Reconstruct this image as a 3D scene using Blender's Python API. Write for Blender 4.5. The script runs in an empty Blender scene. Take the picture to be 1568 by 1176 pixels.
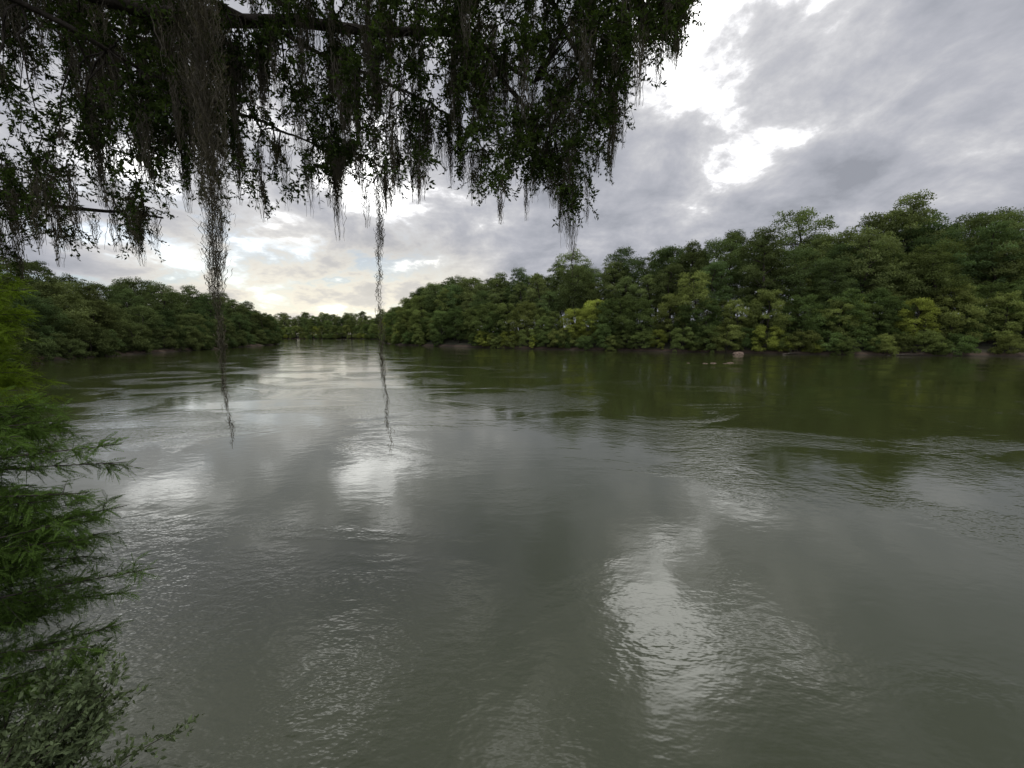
import bpy, math, random
import numpy as np
from mathutils import Vector
rng=np.random.default_rng(7); random.seed(7)
scene=bpy.context.scene
EYE=5.0
# ------------------------------------------------------------------ helpers
def link(o,parent=None):
    scene.collection.objects.link(o)
    if parent: o.parent=parent
    return o
def empty(name,loc=(0,0,0)):
    e=bpy.data.objects.new(name,None); e.location=loc; e.empty_display_size=.5
    return link(e)
class Geo:
    def __init__(s): s.V=[];s.F=[];s.M=[];s.T=[];s.n=0
    def add(s,V,F,m=0,t=None):
        V=np.asarray(V,float);F=np.asarray(F,int)
        s.V.append(V);s.F.append(F+s.n);s.M.append(np.full(len(F),m));s.n+=len(V)
        s.T.append(np.full(len(V),.5) if t is None else t)
    def mesh(s,name,mats,smooth=()):
        V=np.concatenate(s.V);F=np.concatenate(s.F);M=np.concatenate(s.M);T=np.concatenate(s.T)
        me=bpy.data.meshes.new(name)
        me.vertices.add(len(V));me.vertices.foreach_set('co',V.astype(np.float32).ravel())
        me.loops.add(F.size);me.loops.foreach_set('vertex_index',F.astype(np.int32).ravel())
        me.polygons.add(len(F));me.polygons.foreach_set('loop_start',(np.arange(len(F))*4).astype(np.int32))
        me.update(calc_edges=True)
        me.polygons.foreach_set('material_index',M.astype(np.int32))
        sm=np.isin(M,list(smooth)); me.polygons.foreach_set('use_smooth',sm)
        a=me.attributes.new('tint','FLOAT','POINT');a.data.foreach_set('value',T.astype(np.float32))
        for m in mats: me.materials.append(m)
        print(name,len(F))
        return me
def nrm(a):
    return a/np.maximum(np.linalg.norm(a,axis=-1,keepdims=True),1e-9)
def tube(g,P,R,m=0,k=7):
    P=np.asarray(P,float);R=np.asarray(R,float);n=len(P)
    T=nrm(np.gradient(P,axis=0));up=np.array([.13,.21,.97]) 
    A=nrm(np.cross(T,up)+1e-6);B=np.cross(T,A)
    th=np.linspace(0,2*np.pi,k,endpoint=False)
    V=P[:,None]+R[:,None,None]*(np.cos(th)[None,:,None]*A[:,None]+np.sin(th)[None,:,None]*B[:,None])
    i=np.arange(n-1)[:,None]*k;j=np.arange(k)[None];a=i+j;b=i+(j+1)%k
    F=np.stack([a,b,b+k,a+k],-1).reshape(-1,4)
    g.add(V.reshape(-1,3),F,m)
def leaves(g,C,D,L,W,m=1,tint=None,N=None):
    n=len(C);D=nrm(D)
    if N is None: N=rng.normal(size=(n,3))
    S=nrm(np.cross(D,N)); U=np.cross(S,D)
    L=np.broadcast_to(L,(n,))[:,None];W=np.broadcast_to(W,(n,))[:,None]
    V=np.stack([C,C+D*L*.45+S*W*.5+U*L*.05,C+D*L,C+D*L*.45-S*W*.5+U*L*.05],1).reshape(-1,3)
    F=np.arange(4*n).reshape(n,4)
    t=rng.random(n) if tint is None else tint
    g.add(V,F,m,np.repeat(t,4))
def spline(P,n):
    P=np.asarray(P,float);k=len(P)
    Q=np.vstack([2*P[0]-P[1],P,2*P[-1]-P[-2]])
    t=np.linspace(0,k-1-1e-6,n);i=t.astype(int);f=(t-i)[:,None];a,b,c,d=Q[i],Q[i+1],Q[i+2],Q[i+3]
    return .5*((2*b)+(c-a)*f+(2*a-5*b+4*c-d)*f*f+(-a+3*b-3*c+d)*f**3)
# ------------------------------------------------------------------ materials
def newmat(name):
    m=bpy.data.materials.new(name);m.use_nodes=True;nt=m.node_tree;nt.nodes.clear()
    return m,nt
def N(nt,t,**k):
    n=nt.nodes.new(t)
    for a,b in k.items(): setattr(n,a,b)
    return n
def mth(nt,op,a,b=None,c=None,clamp=False):
    n=N(nt,'ShaderNodeMath',operation=op,use_clamp=clamp)
    for i,v in enumerate((a,b,c)):
        if v is None: continue
        if isinstance(v,(int,float)): n.inputs[i].default_value=v
        else: nt.links.new(v,n.inputs[i])
    return n.outputs[0]
def mixc(nt,f,a,b,bt='MIX'):
    n=N(nt,'ShaderNodeMix',data_type='RGBA',blend_type=bt)
    for s,v in ((n.inputs[0],f),(n.inputs[6],a),(n.inputs[7],b)):
        if isinstance(v,(int,float)): s.default_value=v
        elif isinstance(v,tuple): s.default_value=(*v,1)
        else: nt.links.new(v,s)
    return n.outputs[2]
def mrange(nt,v,a,b,c=0.,d=1.,smooth=True):
    n=N(nt,'ShaderNodeMapRange'); n.interpolation_type='SMOOTHSTEP' if smooth else 'LINEAR'
    nt.links.new(v,n.inputs[0])
    for i,x in enumerate((a,b,c,d)): n.inputs[i+1].default_value=x
    return n.outputs[0]
def noise(nt,vec,scale,detail=4,rough=.5,dist=0,dim='3D'):
    n=N(nt,'ShaderNodeTexNoise',noise_dimensions=dim)
    n.inputs['Scale'].default_value=scale;n.inputs['Detail'].default_value=detail
    n.inputs['Roughness'].default_value=rough;n.inputs['Distortion'].default_value=dist
    if vec is not None: nt.links.new(vec,n.inputs['Vector'])
    return n.outputs[0]
def foliage(name,col=None,trans=.35,tv=.55):
    m,nt=newmat(name)
    at=N(nt,'ShaderNodeAttribute',attribute_name='tint')
    if col is None:
        oi=N(nt,'ShaderNodeObjectInfo');base=oi.outputs['Color']
    else:
        r=N(nt,'ShaderNodeRGB');r.outputs[0].default_value=(*col,1);base=r.outputs[0]
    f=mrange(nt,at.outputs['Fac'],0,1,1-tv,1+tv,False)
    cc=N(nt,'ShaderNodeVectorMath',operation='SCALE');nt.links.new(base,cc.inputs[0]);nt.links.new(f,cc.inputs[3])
    p=N(nt,'ShaderNodeBsdfDiffuse');nt.links.new(cc.outputs[0],p.inputs[0])
    t=N(nt,'ShaderNodeBsdfTranslucent')
    tc=mixc(nt,1.0,cc.outputs[0],(1.2,1.25,.65),'MULTIPLY');nt.links.new(tc,t.inputs[0])
    mx=N(nt,'ShaderNodeMixShader');mx.inputs[0].default_value=trans
    nt.links.new(p.outputs[0],mx.inputs[1]);nt.links.new(t.outputs[0],mx.inputs[2])
    o=N(nt,'ShaderNodeOutputMaterial');nt.links.new(mx.outputs[0],o.inputs[0]);return m
def rough_mat(name,c1,c2,scale,bump=.02,r=.9):
    m,nt=newmat(name);tc=N(nt,'ShaderNodeTexCoord')
    n=noise(nt,tc.outputs['Object'],scale,5,.65,.3);f=mrange(nt,n,.35,.65)
    c=mixc(nt,f,c1,c2);p=N(nt,'ShaderNodeBsdfPrincipled');nt.links.new(c,p.inputs['Base Color'])
    p.inputs['Roughness'].default_value=r;p.inputs['Specular IOR Level'].default_value=.2
    b=N(nt,'ShaderNodeBump');b.inputs['Distance'].default_value=bump;nt.links.new(n,b.inputs['Height'])
    nt.links.new(b.outputs[0],p.inputs['Normal'])
    o=N(nt,'ShaderNodeOutputMaterial');nt.links.new(p.outputs[0],o.inputs[0]);return m
M_bark=rough_mat('bark',(.025,.021,.016),(.06,.052,.042),9)
M_pale=rough_mat('weathered_wood',(.06,.05,.04),(.15,.13,.11),6)
M_rock=rough_mat('sandstone',(.09,.065,.05),(.22,.16,.125),2.5,.05)
M_forest=foliage('forest_leaves',None,.3,.7)
M_oak=foliage('oak_leaves',(.042,.064,.018),.35,.6)
M_cyp=foliage('cypress_needles',(.082,.138,.032),.4,.65)
M_cypb=foliage('cypress_needles_young',(.14,.21,.025),.4,.5)
M_will=foliage('willow_leaves',(.12,.155,.08),.35,.5)
M_moss=foliage('spanish_moss',(.105,.095,.075),.3,.5)
# ------------------------------------------------------------------ river shape
LB=[(90,-120),(30,-25),(8,0.2),(3,1.6),(0,2.2),(-3,2.7),(-6,3.4),(-12,6),(-30,14),(-60,38),(-88,72),(-94,98),(-100,126),(-116,200),(-140,232),(-190,290),(-300,330),(-700,340)]
RB=[(-700,430),(-300,445),(-170,440),(-122,400),(-100,320),(-78,240),(-53,187),(-22,159),(4,138),(41,117),(63,105),(82,97),(108,92),(160,86),(320,60),(600,-120)]
POLY=np.array(LB+RB,float)
def sdist(X,Y):
    P=np.stack([X,Y],-1);d=np.full(X.shape,1e9);ins=np.zeros(X.shape,bool)
    for i in range(len(POLY)):
        a=POLY[i];b=POLY[(i+1)%len(POLY)];ab=b-a
        t=np.clip(((P-a)@ab)/(ab@ab),0,1);q=a+t[...,None]*ab
        d=np.minimum(d,np.linalg.norm(P-q,axis=-1))
        c=((a[1]>Y)!=(b[1]>Y))&(X<(b[0]-a[0])*(Y-a[1])/((b[1]-a[1])+1e-12)+a[0]);ins^=c
    return np.where(ins,-d,d)
def hfun(X,Y,D):
    wob=.35*np.sin(X*.31+Y*.17)+.25*np.sin(X*.9-Y*.7)
    D=D+np.where(np.hypot(X,Y)>20,wob*1.6,0)
    near=np.exp(-(np.hypot(X,Y)/14)**2)
    out=1.2*(1-np.exp(-np.maximum(D,0)/1.0))+near*2.3*(1-np.exp(-np.maximum(D,0)/1.6))
    right=1/(1+np.exp(-(X+70)/25.))
    out+=np.minimum(np.maximum(D-2,0)*(.05+.19*right),2.5+7.5*right*np.clip((X+60)/150,.25,1.1))*(1-near)
    out+=np.where(D>0,.25*np.sin(X*.13)*np.cos(Y*.11)*np.minimum(D/8,1),0)
    return np.where(D<0,np.maximum(D*.6,-2.5),out)
k=6.0;n=361;t=np.linspace(-1,1,n)
xs=1600*np.sinh(t*k)/np.sinh(k);X,Y=np.meshgrid(xs,xs,indexing='ij')
Z=hfun(X,Y,sdist(X,Y))
idx=np.arange(n*n).reshape(n,n)
F=np.stack([idx[:-1,:-1],idx[1:,:-1],idx[1:,1:],idx[:-1,1:]],-1).reshape(-1,4)
m,nt=newmat('riverbank_soil');geo=N(nt,'ShaderNodeNewGeometry')
sp=N(nt,'ShaderNodeSeparateXYZ');nt.links.new(geo.outputs['Position'],sp.inputs[0])
n1=noise(nt,geo.outputs['Position'],.8,5,.65);n2=noise(nt,geo.outputs['Position'],6,4,.7)
c=mixc(nt,mrange(nt,n1,.4,.6),(.03,.028,.016),(.022,.034,.012))
c=mixc(nt,mrange(nt,n2,.4,.7),c,(.05,.04,.026))
c=mixc(nt,mrange(nt,sp.outputs[2],1.1,.5),c,(.07,.047,.032))
c=mixc(nt,mrange(nt,sp.outputs[2],.35,.05),c,(.035,.027,.018))
p=N(nt,'ShaderNodeBsdfPrincipled');nt.links.new(c,p.inputs['Base Color']);p.inputs['Roughness'].default_value=.95
b=N(nt,'ShaderNodeBump');b.inputs['Distance'].default_value=.08;nt.links.new(n2,b.inputs['Height']);nt.links.new(b.outputs[0],p.inputs['Normal'])
nt.links.new(p.outputs[0],N(nt,'ShaderNodeOutputMaterial').inputs[0])
g=Geo();g.add(np.stack([X,Y,Z],-1).reshape(-1,3),F,0)
link(bpy.data.objects.new('ground',g.mesh('ground',[m],(0,))))
def gz(x,y):
    a=np.array([float(x)]);b=np.array([float(y)]);return float(hfun(a,b,sdist(a,b))[0])
# ------------------------------------------------------------------ water
m,nt=newmat('river_water');geo=N(nt,'ShaderNodeNewGeometry')
def mapped(sx,sy,rot=0,off=(0,0,0)):
    mp=N(nt,'ShaderNodeMapping');mp.inputs['Scale'].default_value=(sx,sy,1);mp.inputs['Rotation'].default_value=(0,0,rot);mp.inputs['Location'].default_value=off
    nt.links.new(geo.outputs['Position'],mp.inputs[0]);return mp.outputs[0]
fine=noise(nt,mapped(3.4,6.6,.3),1,2,.6,0,'2D')
mid=noise(nt,mapped(1.2,2.1,-.25),1,2,.5,0,'2D')
big=noise(nt,mapped(.16,.26,.15),1,1,.5,0,'2D')
patch=mrange(nt,noise(nt,mapped(.11,.17,.5,(3,1,0)),1,4,.6,.6,'2D'),.42,.70,.08,1.)
h=mth(nt,'ADD',mth(nt,'MULTIPLY',mth(nt,'MULTIPLY',fine,.019),patch),mth(nt,'MULTIPLY',mth(nt,'MULTIPLY',mid,.015),mth(nt,'ADD',mth(nt,'MULTIPLY',patch,.8),.2)))
h=mth(nt,'ADD',h,mth(nt,'MULTIPLY',big,.012))
b=N(nt,'ShaderNodeBump');b.inputs['Distance'].default_value=1.0;b.inputs['Strength'].default_value=1.0;nt.links.new(h,b.inputs['Height'])
p=N(nt,'ShaderNodeBsdfPrincipled')
p.inputs['Base Color'].default_value=(.034,.041,.013,1)
p.inputs['Roughness'].default_value=.06;p.inputs['IOR'].default_value=1.72
nt.links.new(b.outputs[0],p.inputs['Normal'])
nt.links.new(p.outputs[0],N(nt,'ShaderNodeOutputMaterial').inputs[0])
g=Geo();g.add([(-1500,-1500,0),(1500,-1500,0),(1500,1500,0),(-1500,1500,0)],[(0,1,2,3)],0)
link(bpy.data.objects.new('river_water',g.mesh('river_water',[m])))
# ------------------------------------------------------------------ forest tree variants
def tree_mesh(name,seed,H,R,base,nclump,lp,leaf,kind='round',bark=None):
    global rng
    rng=np.random.default_rng(seed);g=Geo()
    P=np.array([[0,0,-1.5],[0,0,H*.12],[rng.normal()*.03*H,rng.normal()*.03*H,H*.4],[rng.normal()*.03*H,rng.normal()*.03*H,H*.7],[rng.normal()*.03*H,rng.normal()*.03*H,H*.88]])
    T=spline(P,12);r0=H*.017;tube(g,T,np.linspace(r0*1.3,r0*.2,12),0,7)
    cl=[]
    for i in range(nclump):
        t=(i+rng.random())/nclump
        zt=base+(.95-base)*t
        if kind=='round': prof=math.sqrt(max(.03,1-((t-.40)/.64)**2))
        else: prof=math.sqrt(max(.03,1-((t-.35)/.68)**2))**1.3
        rr=R*prof*(.30+.62*rng.random()**.5)
        a=i*2.399+rng.normal()*.5
        c=np.array([rr*math.cos(a),rr*math.sin(a),H*zt])
        i0=np.argmin(abs(T[:,2]-c[2]+rr*.45));s=T[i0]
        c[:2]+=s[:2]*.7
        if i%2==0:
            mid=(s+c)/2+np.array([0,0,-.04*rr]);tube(g,spline([s,mid,c],5),np.linspace(r0*.3,r0*.05,5),0,4)
        cr=R*(.18+.20*rng.random())
        cl.append((c,cr))
        for _ in range(rng.integers(0,3)):
            o=nrm(rng.normal(size=3))*cr*(.8+.5*rng.random());cl.append((c+o,cr*(.3+.25*rng.random())))
    for c,cr in cl:
        nn=int(lp*(cr/(R*.27))**2)+8
        d=nrm(rng.normal(size=(nn,3)));d[:,2]=np.where(d[:,2]<-.3,-d[:,2]*.6,d[:,2]);
        rad=cr*(.35+.65*rng.random(nn)**.4)*(1+.13*rng.normal(size=nn))
        C=c+d*rad[:,None]*np.array([1,1,.78])
        D=d*.7+rng.normal(size=(nn,3))*.8;D[:,2]-=.35
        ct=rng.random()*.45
        tint=np.clip(ct+.08+.3*rng.random(nn)+.30*d[:,2],0,1)  # random leaf tone, with clump tops painted lighter as if lit from above
        leaves(g,C,D,leaf*(.5+.8*rng.random(nn)),leaf*.6*(.5+.6*rng.random(nn)),1,tint,N=d+rng.normal(size=(nn,3))*.5)
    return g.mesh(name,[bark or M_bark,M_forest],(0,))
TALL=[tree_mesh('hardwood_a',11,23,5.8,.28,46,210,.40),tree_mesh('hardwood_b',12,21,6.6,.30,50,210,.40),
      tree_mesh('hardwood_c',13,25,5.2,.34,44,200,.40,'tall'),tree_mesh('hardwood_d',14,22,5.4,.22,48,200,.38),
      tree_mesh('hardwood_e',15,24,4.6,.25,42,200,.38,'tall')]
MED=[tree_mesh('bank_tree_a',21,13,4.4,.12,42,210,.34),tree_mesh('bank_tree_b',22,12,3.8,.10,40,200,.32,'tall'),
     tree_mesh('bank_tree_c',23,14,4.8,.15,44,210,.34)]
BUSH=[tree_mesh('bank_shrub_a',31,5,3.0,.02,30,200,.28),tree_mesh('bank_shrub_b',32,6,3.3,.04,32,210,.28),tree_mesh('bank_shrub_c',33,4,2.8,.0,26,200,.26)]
rng=np.random.default_rng(99)
def walk(line,side,parent,off,step,meshes,smin,smax,jit,colf,grow=0,ymin=36):
    L=np.array(line,float)
    for a,b in zip(L[:-1],L[1:]):
        v=b-a;le=np.linalg.norm(v);v/=le;nv=np.array([-v[1],v[0]])*side
        s=rng.random()*step
        while s<le:
            q=a+v*s+nv*(off+rng.normal()*jit)+v*rng.normal()*step*.2;s+=step*(.75+.5*rng.random())
            if q[1]<ymin or q[0]<-420 or q[0]>200: continue
            d=float(sdist(np.array([q[0]]),np.array([q[1]]))[0])
            if d<off*.55 or d>off*1.6+3: continue
            me=meshes[rng.integers(len(meshes))]
            o=bpy.data.objects.new('tree_'+me.name,me);sc=smin+(smax-smin)*rng.random()
            sc*=1+grow*min(1,max(0,(q[0]-5)/90))
            o.location=(q[0],q[1],gz(q[0],q[1])-.2);o.scale=(sc*(.9+.25*rng.random()),sc*(.9+.25*rng.random()),sc)
            o.rotation_euler=(rng.normal()*.03,rng.normal()*.03,rng.random()*6.28)
            c=colf(q);o.color=(*c,1);link(o,parent)
def colA(q):
    t=rng.random();c=np.array([.085,.130,.052])*(1-t)+np.array([.155,.185,.070])*t
    return tuple(c*(.6+.65*rng.random()))
def colB(q):
    t=rng.random();c=np.array([.10,.150,.052])*(1-t)+np.array([.19,.22,.070])*t
    if rng.random()<.12:c=np.array([.27,.31,.07])
    return tuple(c*(.6+.6*rng.random()))
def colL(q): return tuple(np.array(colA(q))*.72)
fr=empty('riverbank_forest');fl=empty('riverbank_forest')
for args in ((.8,3.0,BUSH,.7,1.25,.8,colB),(5,5.2,MED,.75,1.15,1.2,colB,.1),(11,6.5,MED+TALL[:2],.8,1.05,1.5,colB,.15),(17,6.5,TALL,.8,1.12,2,colA,.15),(27,7.5,TALL,.85,1.28,2.5,colA,.2),(40,9,TALL,.95,1.28,3,colA,.2)):
    walk(RB,1,fr,*args)
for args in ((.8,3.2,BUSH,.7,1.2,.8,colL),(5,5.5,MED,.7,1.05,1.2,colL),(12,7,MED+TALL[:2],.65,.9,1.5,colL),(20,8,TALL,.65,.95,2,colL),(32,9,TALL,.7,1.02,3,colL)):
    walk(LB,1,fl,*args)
print('forest',len(fr.children),len(fl.children))
# ------------------------------------------------------------------ foreground oak with moss
rng=np.random.default_rng(5)
g=Geo()
LIMBS=[([(-8,1,2.6),(-8.2,.9,5),(-8,1,7.0)],.34,.28),
 ([(-8,1,7),(-6,3.5,8.6),(-4.4,5.5,9.1),(-2.4,6.2,9.45),(-.8,6.6,9.6),(.2,6.8,9.1)],.13,.025),
 ([(-6,3.5,8.6),(-3,5.5,10.5),(0,7,11),(2,7.3,10.6),(2.75,7.2,9.9)],.12,.02),
 ([(-8,1,7),(-8,4,7.3),(-7.2,6,7.0),(-6,6.8,6.9)],.07,.015),
 ([(-6,3.5,8.6),(-4.5,6,8.4),(-3.3,7,8.1),(-2.2,7.3,7.5)],.035,.008),
 ([(-.8,6.6,9.6),(.3,7,8.6),(.9,7.2,7.8),(1.2,7.3,7.3)],.04,.008),
 ([(-3.9,5.5,9.2),(-2.4,6.5,8.9),(-1.2,7,8.5),(-.4,7.2,7.8)],.032,.008),
 ([(0,7,11),(1,7.4,9.8),(1.8,7.6,8.9)],.05,.012),
 ([(-8,1,7),(-7.5,3.5,9),(-6.6,5.5,9.6),(-5,6.8,9.4)],.09,.02)]
LP=[]
for P,a,b in LIMBS:
    S=spline(P,26);S[3:]+=np.cumsum(rng.normal(size=S[3:].shape)*.035,axis=0)*np.array([1,1,.8])
    tube(g,S,np.linspace(a,b,26),0,9)
    if P[0][2]>3: LP.append(S)
LP=np.vstack(LP)
lowx=[-1.6,-1.25,-.97,-.88,-.80,-.72,-.6,-.5,-.35,-.2,-.1,.02,.12,.20,.235,.27,.33,.40,.44,.5]
lowz=[.15,.16,.19,.23,.36,.25,.26,.32,.34,.33,.31,.33,.28,.32,.40,.50,.61,.67,.80,3]
def env(ax): return np.interp(ax,lowx,lowz)
sub=[];tries=0
while len(sub)<740 and tries<20000:
    tries+=1
    Yd=5.0+3.6*rng.random();ax=-1.45+1.9*rng.random();lo=env(ax)
    sz=lo+.03+(.98-lo)*rng.random()**1.0
    if sz<lo or lo>1: continue
    gap=math.sin(ax*11+1.3)*math.sin(sz*17+ax*5)+.6*math.sin(ax*23+sz*9)+.4*math.sin(ax*41-sz*31)
    if gap<-.30 and sz<.62 and rng.random()<.75: continue
    tip=np.array([ax*Yd,Yd,EYE+sz*Yd])
    dd=np.linalg.norm((LP-tip)*np.array([1,1,.8]),axis=1);dd+=np.where(LP[:,2]<tip[2]-.1,1.2,0)
    j=np.argmin(dd)
    if dd[j]>3.2: continue
    s=LP[j]; mid=(s+tip)/2+np.array([0,0,.18*np.linalg.norm(tip-s)])+rng.normal(size=3)*.12
    S=spline([s,mid,tip],9);S[1:]+=rng.normal(size=S[1:].shape)*.02
    tube(g,S,np.linspace(.014,.003,9),0,4);sub.append(S)
for S in sub:
    for _ in range(rng.integers(8,13)):
        t=min(.999,.35+.65*rng.random()**.6);q=S[int(t*8)]+(S[min(8,int(t*8)+1)]-S[int(t*8)])*rng.random()
        d=nrm(S[-1]-S[0]+rng.normal(size=3)*.9*np.linalg.norm(S[-1]-S[0])+np.array([0,0,-.3]));L=.2+.36*rng.random()
        T=np.array([q,q+d*L*.5+np.array([0,0,.01]),q+d*L+np.array([0,0,-.12*L])])
        T=spline(T,4);tube(g,T,np.linspace(.004,.0015,4),0,3)
        nl=rng.integers(20,34);u=rng.random(nl)**.8;C=np.stack([np.interp(u*3,range(4),T[:,i]) for i in range(3)],-1)
        D=d*.7+rng.normal(size=(nl,3))*.75
        ct=rng.random()*.4
        leaves(g,C+rng.normal(size=(nl,3))*.012,D,.046+.033*rng.random(nl),.020+.013*rng.random(nl),1,np.clip(ct+.6*rng.random(nl),0,1))
oak=empty('live_oak_tree',(0,0,0))
link(bpy.data.objects.new('trunk_limbs_and_leaves',g.mesh('oak',[M_bark,M_oak],(0,))),oak)
# moss
gm=Geo()
def tuft(top,L,r,ns,w=.006,seg=10):
    top=np.asarray(top,float)
    t=np.linspace(0,1,seg+1)
    st=top+np.stack([rng.normal(size=ns)*r*.6,rng.normal(size=ns)*r*.6,-rng.random(ns)**1.3*L*.6],-1)
    room=L-(top[2]-st[:,2]);ln=np.minimum(L*(.18+.40*rng.random(ns)**1.3),room)
    ln=np.where(rng.random(ns)<.10,room,ln)
    st_u=(top[2]-st[:,2])/L
    st[:,:2]=top[:2]+(st[:,:2]-top[:2])*(1-.5*st_u)[:,None]
    wob=np.cumsum(rng.normal(size=(ns,seg+1,2)),axis=1)*.010+rng.normal(size=(ns,seg+1,2))*.009
    P=np.zeros((ns,seg+1,3));P[:,:,2]=st[:,2:3]-t[None]*ln[:,None]
    P[:,:,:2]=st[:,None,:2]+wob
    pull=.5*t[None,:,None]
    P[:,:,:2]=P[:,:,:2]*(1-pull)+top[None,None,:2]*pull
    th=rng.random(ns)*6.28;sd=np.stack([np.cos(th),np.sin(th),np.zeros(ns)],-1)[:,None]*(w*.5*(1-.6*t))[None,:,None]
    A=P-sd;B=P+sd;V=np.stack([A,B],2).reshape(ns,-1,3)
    b=(np.arange(seg)*2)[None,:]+(np.arange(ns)*(2*(seg+1)))[:,None]
    F=np.stack([b,b+1,b+3,b+2],-1).reshape(-1,4)
    gm.add(V.reshape(-1,3),F,0,np.repeat(rng.random(ns)*.8+.1,2*(seg+1)))
for i in range(950):
    S=sub[rng.integers(len(sub))];q=S[rng.integers(2,9)];L=.25+.95*rng.random()**1.6
    ax=q[0]/q[1];lo=env(ax);room=(q[2]-EYE)-(lo-.04)*q[1]
    if room<.12: continue
    L=min(L,room+.1);tuft(q,L,.05+.06*rng.random(),int(20+40*L),.009,8)
for s in range(0,len(LP),3):
    q=LP[s]
    if q[1]>4.5: tuft(q+rng.normal(size=3)*.03,.5+.8*rng.random(),.11,50,.008)
def streamer(x,y,prof,dens=1.0):
    z=prof[0][0];zs=[p[0] for p in prof][::-1];rs=[p[1] for p in prof][::-1];px,py=x,y
    while z>prof[-1][0]+.15:
        r=float(np.interp(z,zs,rs));px+=rng.normal()*.012;py+=rng.normal()*.012;px+=(x-px)*.15
        tuft((px,py,z),.28+.9*r,r,int((3+180*r)*dens*(.6+.8*rng.random())),.0072,7)
        z-=.07+.06*rng.random()
streamer(-3.56,5.0,[(9.2,.16),(8.2,.13),(7.2,.15),(6.6,.13),(6.2,.14),(5.8,.11),(5.5,.05),(4.9,.035),(4.3,.008),(3.6,.003)],2.4)
streamer(-3.80,5.1,[(9.0,.14),(7.6,.10),(7.0,.04),(6.6,.01)],1.2)
streamer(-3.35,4.9,[(9.0,.12),(7.9,.09),(7.1,.03),(6.4,.01)],1.2)
streamer(-1.79,5.5,[(9.2,.12),(8.0,.09),(7.0,.07),(6.4,.05),(6.0,.025),(5.4,.03),(4.9,.05),(4.6,.02),(4.2,.015),(3.9,.005),(3.3,.002)],1.9)
streamer(-1.60,5.6,[(9.2,.10),(8.0,.07),(7.2,.03),(6.8,.01)],1.2)
for x,y,zt,zb,r in ((1.1,7.2,9.2,7.2,.13),(1.3,7.2,8.6,6.95,.10),(-.9,7,9.6,7.7,.14),(.35,7,9.4,7.6,.13),(-2.9,6.0,9.2,7.1,.14),(-5.2,6.2,8.9,6.9,.12),(-4.6,5.8,9.3,7.2,.15),(-2.3,6,9.3,7.4,.12),(-.2,6.8,9.4,7.5,.10),(-6.2,6.3,8.9,7.0,.13),(1.75,7.3,9.6,8.4,.09),(.75,7.1,9.4,7.9,.11)):
    streamer(x,y,[(zt,r),((zt+zb)/2,r*.7),(zb,.015)],1.2)
link(bpy.data.objects.new('hanging_spanish_moss',gm.mesh('moss',[M_moss])),oak)
# ------------------------------------------------------------------ bald cypress at left
rng=np.random.default_rng(21)
def fronds(g,Q,D,L,NV,mi,ct,nl=13):
    n=len(Q);d=nrm(D);s=nrm(np.cross(d,NV));u=(np.arange(nl)+.5)/nl
    C=Q[:,None]+d[:,None]*(u[None,:]*L[:,None])[...,None];C[...,2]-=.14*L[:,None]*u[None]**2
    ll=.13*np.sin(np.pi*(u*.8+.15))**.7*L[:,None]
    for sg in (1,-1):
        DD=d[:,None]*.6+s[:,None]*sg+rng.normal(size=(n,nl,3))*.15
        NN=np.broadcast_to(NV[:,None],(n,nl,3))+rng.normal(size=(n,nl,3))*.3
        leaves(g,C.reshape(-1,3),DD.reshape(-1,3),ll.ravel(),.0065,mi,np.clip(np.repeat(ct,nl)+.25*rng.random(n*nl),0,1),N=NN.reshape(-1,3))
def cypress(name,stem,targets,mat,fl=.15,nb=11,nf=14):
    g=Geo();S=spline(stem,20);tube(g,S,np.linspace(.07,.012,20),0,8);FQ=[];FD=[];FC=[]
    for tip in targets:
        tip=np.array(tip);L=np.hypot(*(tip[:2]-stem[0][:2]));j=np.argmin(abs(S[:,2]-(tip[2]-.25*L+.1)));s=S[j]
        B=spline([s,(s+tip)/2+np.array([0,0,.12+.05*rng.normal()]),tip],14);tube(g,B,np.linspace(.014,.0025,14),0,5)
        bd=nrm(tip-s)
        for i in range(nb*2):
            t=.3+.7*(i+rng.random())/(nb*2);q=B[min(13,int(t*13))]
            sg=1 if i%2 else -1;side=nrm(np.cross(bd,[0,0,1]))*sg
            d=nrm(bd*.8+side*.75*(1.1-t)+rng.normal(size=3)*.3+np.array([0,0,-.08]));l=(.15+.28*rng.random())*(1.15-.7*t)
            T=spline([q,q+d*l*.5,q+d*l+np.array([0,0,-.1*l])],5);tube(g,T,np.linspace(.003,.001,5),0,3)
            ct=.02+.6*rng.random()
            for k in range(nf):
                u=(k+rng.random())/nf;s2=nrm(np.cross(d,[0,0,1]))*(1 if k%2 else -1)
                FQ.append(T[min(4,int(u*5))]);FD.append(d*.7+s2*.6+rng.normal(size=3)*.45+np.array([0,0,-.25]));FC.append(ct)
    nF=len(FQ);fronds(g,np.array(FQ),np.array(FD),fl*(.45+.6*rng.random(nF)),np.array([0,0,1.])+rng.normal(size=(nF,3))*.8,1,np.array(FC))
    e=empty(name,(0,0,0));link(bpy.data.objects.new('stem_and_fronds',g.mesh(name,[M_bark,mat],(0,))),e)
T=[(-3.02,3.0,4.16),(-3.04,3.0,3.66),(-2.85,3.0,3.14),(-3.25,3.0,2.63),(-3.5,2.9,4.35),(-3.2,3.2,3.95),(-3.3,3.1,3.4),(-3.45,3.0,2.9),(-3.3,2.8,2.3),(-3.2,2.9,2.5),(-3.25,3.1,2.85)]
for i in range(50):
    z=1.6+2.9*rng.random();y=2.7+.9*rng.random()
    axr=np.interp((z-5)/y,[-1.2,-.8,-.5,-.3,-.1,.0],[-1.12,-1.10,-1.06,-1.07,-1.17,-1.24])
    T.append(((axr-.02-.22*rng.random())*y,y,z))
zb=gz(-5.0,2.5)
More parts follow.
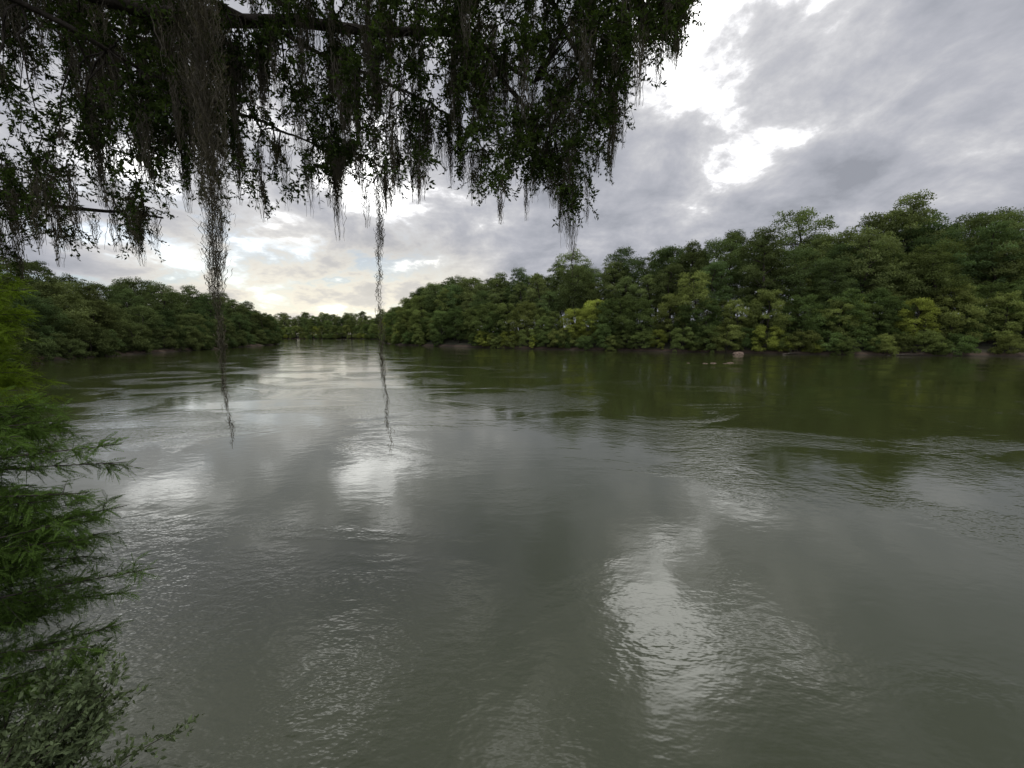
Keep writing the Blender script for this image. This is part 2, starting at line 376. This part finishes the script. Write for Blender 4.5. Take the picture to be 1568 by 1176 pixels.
cypress('bald_cypress_sapling',[(-5.1,2.4,zb-.2),(-5.05,2.5,2.6),(-5.1,2.6,4),(-5.2,2.7,5.6)],T,M_cyp,.14)
T=[]
for i in range(46):
    z=4.2+1.7*rng.random();y=3.8+1.2*rng.random()
    axr=np.interp((z-5)/y,[-.2,-.1,0,.08,.15,.2],[-1.15,-1.16,-1.17,-1.16,-1.18,-1.26]);T.append(((axr-.01-.15*rng.random())*y,y,z))
cypress('bald_cypress_sapling',[(-7.4,4.0,-.6),(-7.3,4.1,3),(-7.3,4.3,5),(-7.2,4.4,6.4)],T,M_cypb,.15)
# willow shrub bottom left
g=Geo()
for i in range(34):
    r=np.array([-3.5+rng.normal()*.25,2.3+rng.normal()*.15,gz(-3.5,2.3)-.05])
    tip=np.array([-3.25+.30*rng.normal(),2.65+.2*rng.normal(),2.0+.6*rng.random()])
    if i==0: tip=np.array([-2.42,2.6,2.14])
    if i==1: tip=np.array([-2.9,2.6,2.45])
    if i==2: tip=np.array([-2.75,2.5,1.95])
    if i==3: tip=np.array([-3.0,2.6,2.6])
    S=spline([r,(r+tip)/2+np.array([-.1,0,.15]),tip],16);tube(g,S,np.linspace(.009,.002,16),0,5)
    for j in range(5,16):
        for kx in range(3):
            d=nrm(S[-1]-S[4]+rng.normal(size=3)*.9);l=.06+.14*rng.random();q=S[j]
            nl=8;u=rng.random(nl)
            C=q+d*(u*l)[:,None];leaves(g,C,d*.8+rng.normal(size=(nl,3))*.6,.035+.02*rng.random(nl),.017+.008*rng.random(nl),1)
e=empty('willow_shrub');link(bpy.data.objects.new('stems_and_leaves',g.mesh('willow',[M_bark,M_will],(0,))),e)
# ------------------------------------------------------------------ rocks, logs
import bmesh
def rock(x,y,z,s):
    me=bpy.data.meshes.new('river_rock');bm=bmesh.new();bmesh.ops.create_icosphere(bm,subdivisions=3,radius=1)
    from mathutils import noise as mn
    o3=Vector((x*3,y,z))
    for v in bm.verts:
        f=1+.35*mn.noise(v.co*1.3+o3)+.12*mn.noise(v.co*4+o3);v.co*=f;v.co.x*=s[0];v.co.y*=s[1];v.co.z*=s[2]
    bm.to_mesh(me);bm.free();me.materials.append(M_rock)
    o=bpy.data.objects.new('river_rock',me);o.location=(x,y,z);o.rotation_euler=(0,0,x);link(o)
rock(56.5,99.5,.10,(1.5,1.1,.6))
for x,y,s in ((33.5,69,.45),(35.2,69.5,.6),(36.6,68.5,.35),(38.4,70,.7),(37.5,69,.4),(31,70,.35)): rock(x,y,-.05,(s,s*.8,s*.28))
rng=np.random.default_rng(3)
for x,y,a,L in ((70,100,.3,6),(93,94.3,-.3,7)):
    g=Geo();d=np.array([math.cos(a),math.sin(a),.05]);P=np.array([-d*L/2,d*0+[0,0,.15],d*L/2]);S=spline(P,10)
    tube(g,S,np.linspace(.14,.05,10),0,8)
    for kk in range(4):
        q=S[3+kk*2-1];tube(g,spline([q,q+np.array([rng.normal()*.3,rng.normal()*.3,.6]),q+np.array([rng.normal()*.8,rng.normal()*.4,1.0+rng.random()])],5),np.linspace(.05,.012,5),0,5)
    o=bpy.data.objects.new('driftwood_log',g.mesh('driftwood_log',[M_pale],(0,)));o.location=(x,y,.2);link(o)
# ------------------------------------------------------------------ sky
w=bpy.data.worlds.new('World');scene.world=w;w.use_nodes=True;nt=w.node_tree;nt.nodes.clear()
SE,SR=math.radians(72),math.radians(120)
sky=N(nt,'ShaderNodeTexSky',sky_type='NISHITA');sky.sun_disc=False;sky.sun_elevation=SE;sky.sun_rotation=SR
tc=N(nt,'ShaderNodeTexCoord');dirv=tc.outputs['Generated']
sp=N(nt,'ShaderNodeSeparateXYZ');nt.links.new(dirv,sp.inputs[0]);x,y,z=sp.outputs
zz=mth(nt,'ADD',mth(nt,'MAXIMUM',z,0.0),.34)
cb=N(nt,'ShaderNodeCombineXYZ');nt.links.new(mth(nt,'ADD',mth(nt,'DIVIDE',x,zz),5.3),cb.inputs[0]);nt.links.new(mth(nt,'ADD',mth(nt,'DIVIDE',y,zz),2.1),cb.inputs[1]);cb.inputs[2].default_value=0
uv=cb.outputs[0]
n1=noise(nt,uv,3.6,7,.60,.12,'2D');n2=noise(nt,uv,1.2,2,.5,0,'2D')
cl=mth(nt,'ADD',mth(nt,'MULTIPLY',n1,.62),mth(nt,'MULTIPLY',n2,.38))
def dotd(v):
    n=N(nt,'ShaderNodeVectorMath',operation='DOT_PRODUCT');nt.links.new(dirv,n.inputs[0]);n.inputs[1].default_value=Vector(v).normalized();return n.outputs['Value']
g1=mrange(nt,dotd((.385,.79,.50)),.950,1.0)
g3=mrange(nt,dotd((-.50,.75,.38)),.80,1.0)
g2=mrange(nt,dotd((-.40,.91,.09)),.90,1.0)
gr=mrange(nt,dotd((.75,.55,.50)),.84,1.0)
gm_=mrange(nt,dotd((.40,.90,.24)),.93,1.0)
low=mrange(nt,z,.30,.02)
cl2=mth(nt,'ADD',cl,mth(nt,'ADD',mth(nt,'MULTIPLY',g1,.24),mth(nt,'MULTIPLY',g3,.12)))
cl2=mth(nt,'SUBTRACT',cl2,mth(nt,'ADD',mth(nt,'MULTIPLY',gr,.06),mth(nt,'MULTIPLY',gm_,.10)))
rp=N(nt,'ShaderNodeValToRGB');nt.links.new(cl2,rp.inputs[0]);e=rp.color_ramp.elements
e[0].position=.36;e[0].color=(.32,.335,.38,1);e[1].position=.76;e[1].color=(1.0,1.0,.98,1)
for p_,c_ in ((.44,(.40,.415,.465)),(.52,(.48,.49,.54)),(.58,(.57,.575,.61)),(.65,(.74,.74,.76))):
    q=e.new(p_);q.color=(*c_,1)
ccol=mixc(nt,mth(nt,'MULTIPLY',mth(nt,'MULTIPLY',g2,low),mrange(nt,n1,.35,.58,.45,1.0)),rp.outputs[0],(1.15,1.06,.84))
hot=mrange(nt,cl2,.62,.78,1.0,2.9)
back=mth(nt,'MULTIPLY',mrange(nt,y,.1,-.7,1.,1.8),hot)  # unseen sky behind the camera made brighter to light the facing trees
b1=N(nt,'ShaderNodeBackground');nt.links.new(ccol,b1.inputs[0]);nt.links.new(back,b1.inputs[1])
b2=N(nt,'ShaderNodeBackground');nt.links.new(sky.outputs[0],b2.inputs[0]);b2.inputs[1].default_value=.13
gapm=mth(nt,'MULTIPLY',mrange(nt,n1,.46,.62),mth(nt,'MULTIPLY',mth(nt,'MULTIPLY',mrange(nt,dotd((-.58,.80,.13)),.86,.97),mrange(nt,z,.30,.18)),.55))
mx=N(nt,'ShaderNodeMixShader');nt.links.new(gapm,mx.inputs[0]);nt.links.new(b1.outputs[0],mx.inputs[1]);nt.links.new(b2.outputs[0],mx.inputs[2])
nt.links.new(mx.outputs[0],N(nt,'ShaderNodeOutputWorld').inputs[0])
sun=(math.sin(SR)*math.cos(SE),math.cos(SR)*math.cos(SE),math.sin(SE))
L=bpy.data.lights.new('sun','SUN');L.energy=1.4;L.angle=math.radians(24);L.color=(1,.96,.9)
lo=link(bpy.data.objects.new('sun',L));lo.rotation_euler=Vector(sun).to_track_quat('Z','Y').to_euler();lo.location=(20,40,40)
# ------------------------------------------------------------------ camera
cam=bpy.data.cameras.new('camera');cam.sensor_width=36;cam.lens=14.0;cam.clip_end=5000;cam.clip_start=.05
co=link(bpy.data.objects.new('camera',cam));co.location=(0,0,EYE);co.rotation_euler=(math.radians(90-7.1),0,0)
scene.camera=co
scene.view_settings.view_transform='Standard';scene.view_settings.look='None';scene.view_settings.exposure=0
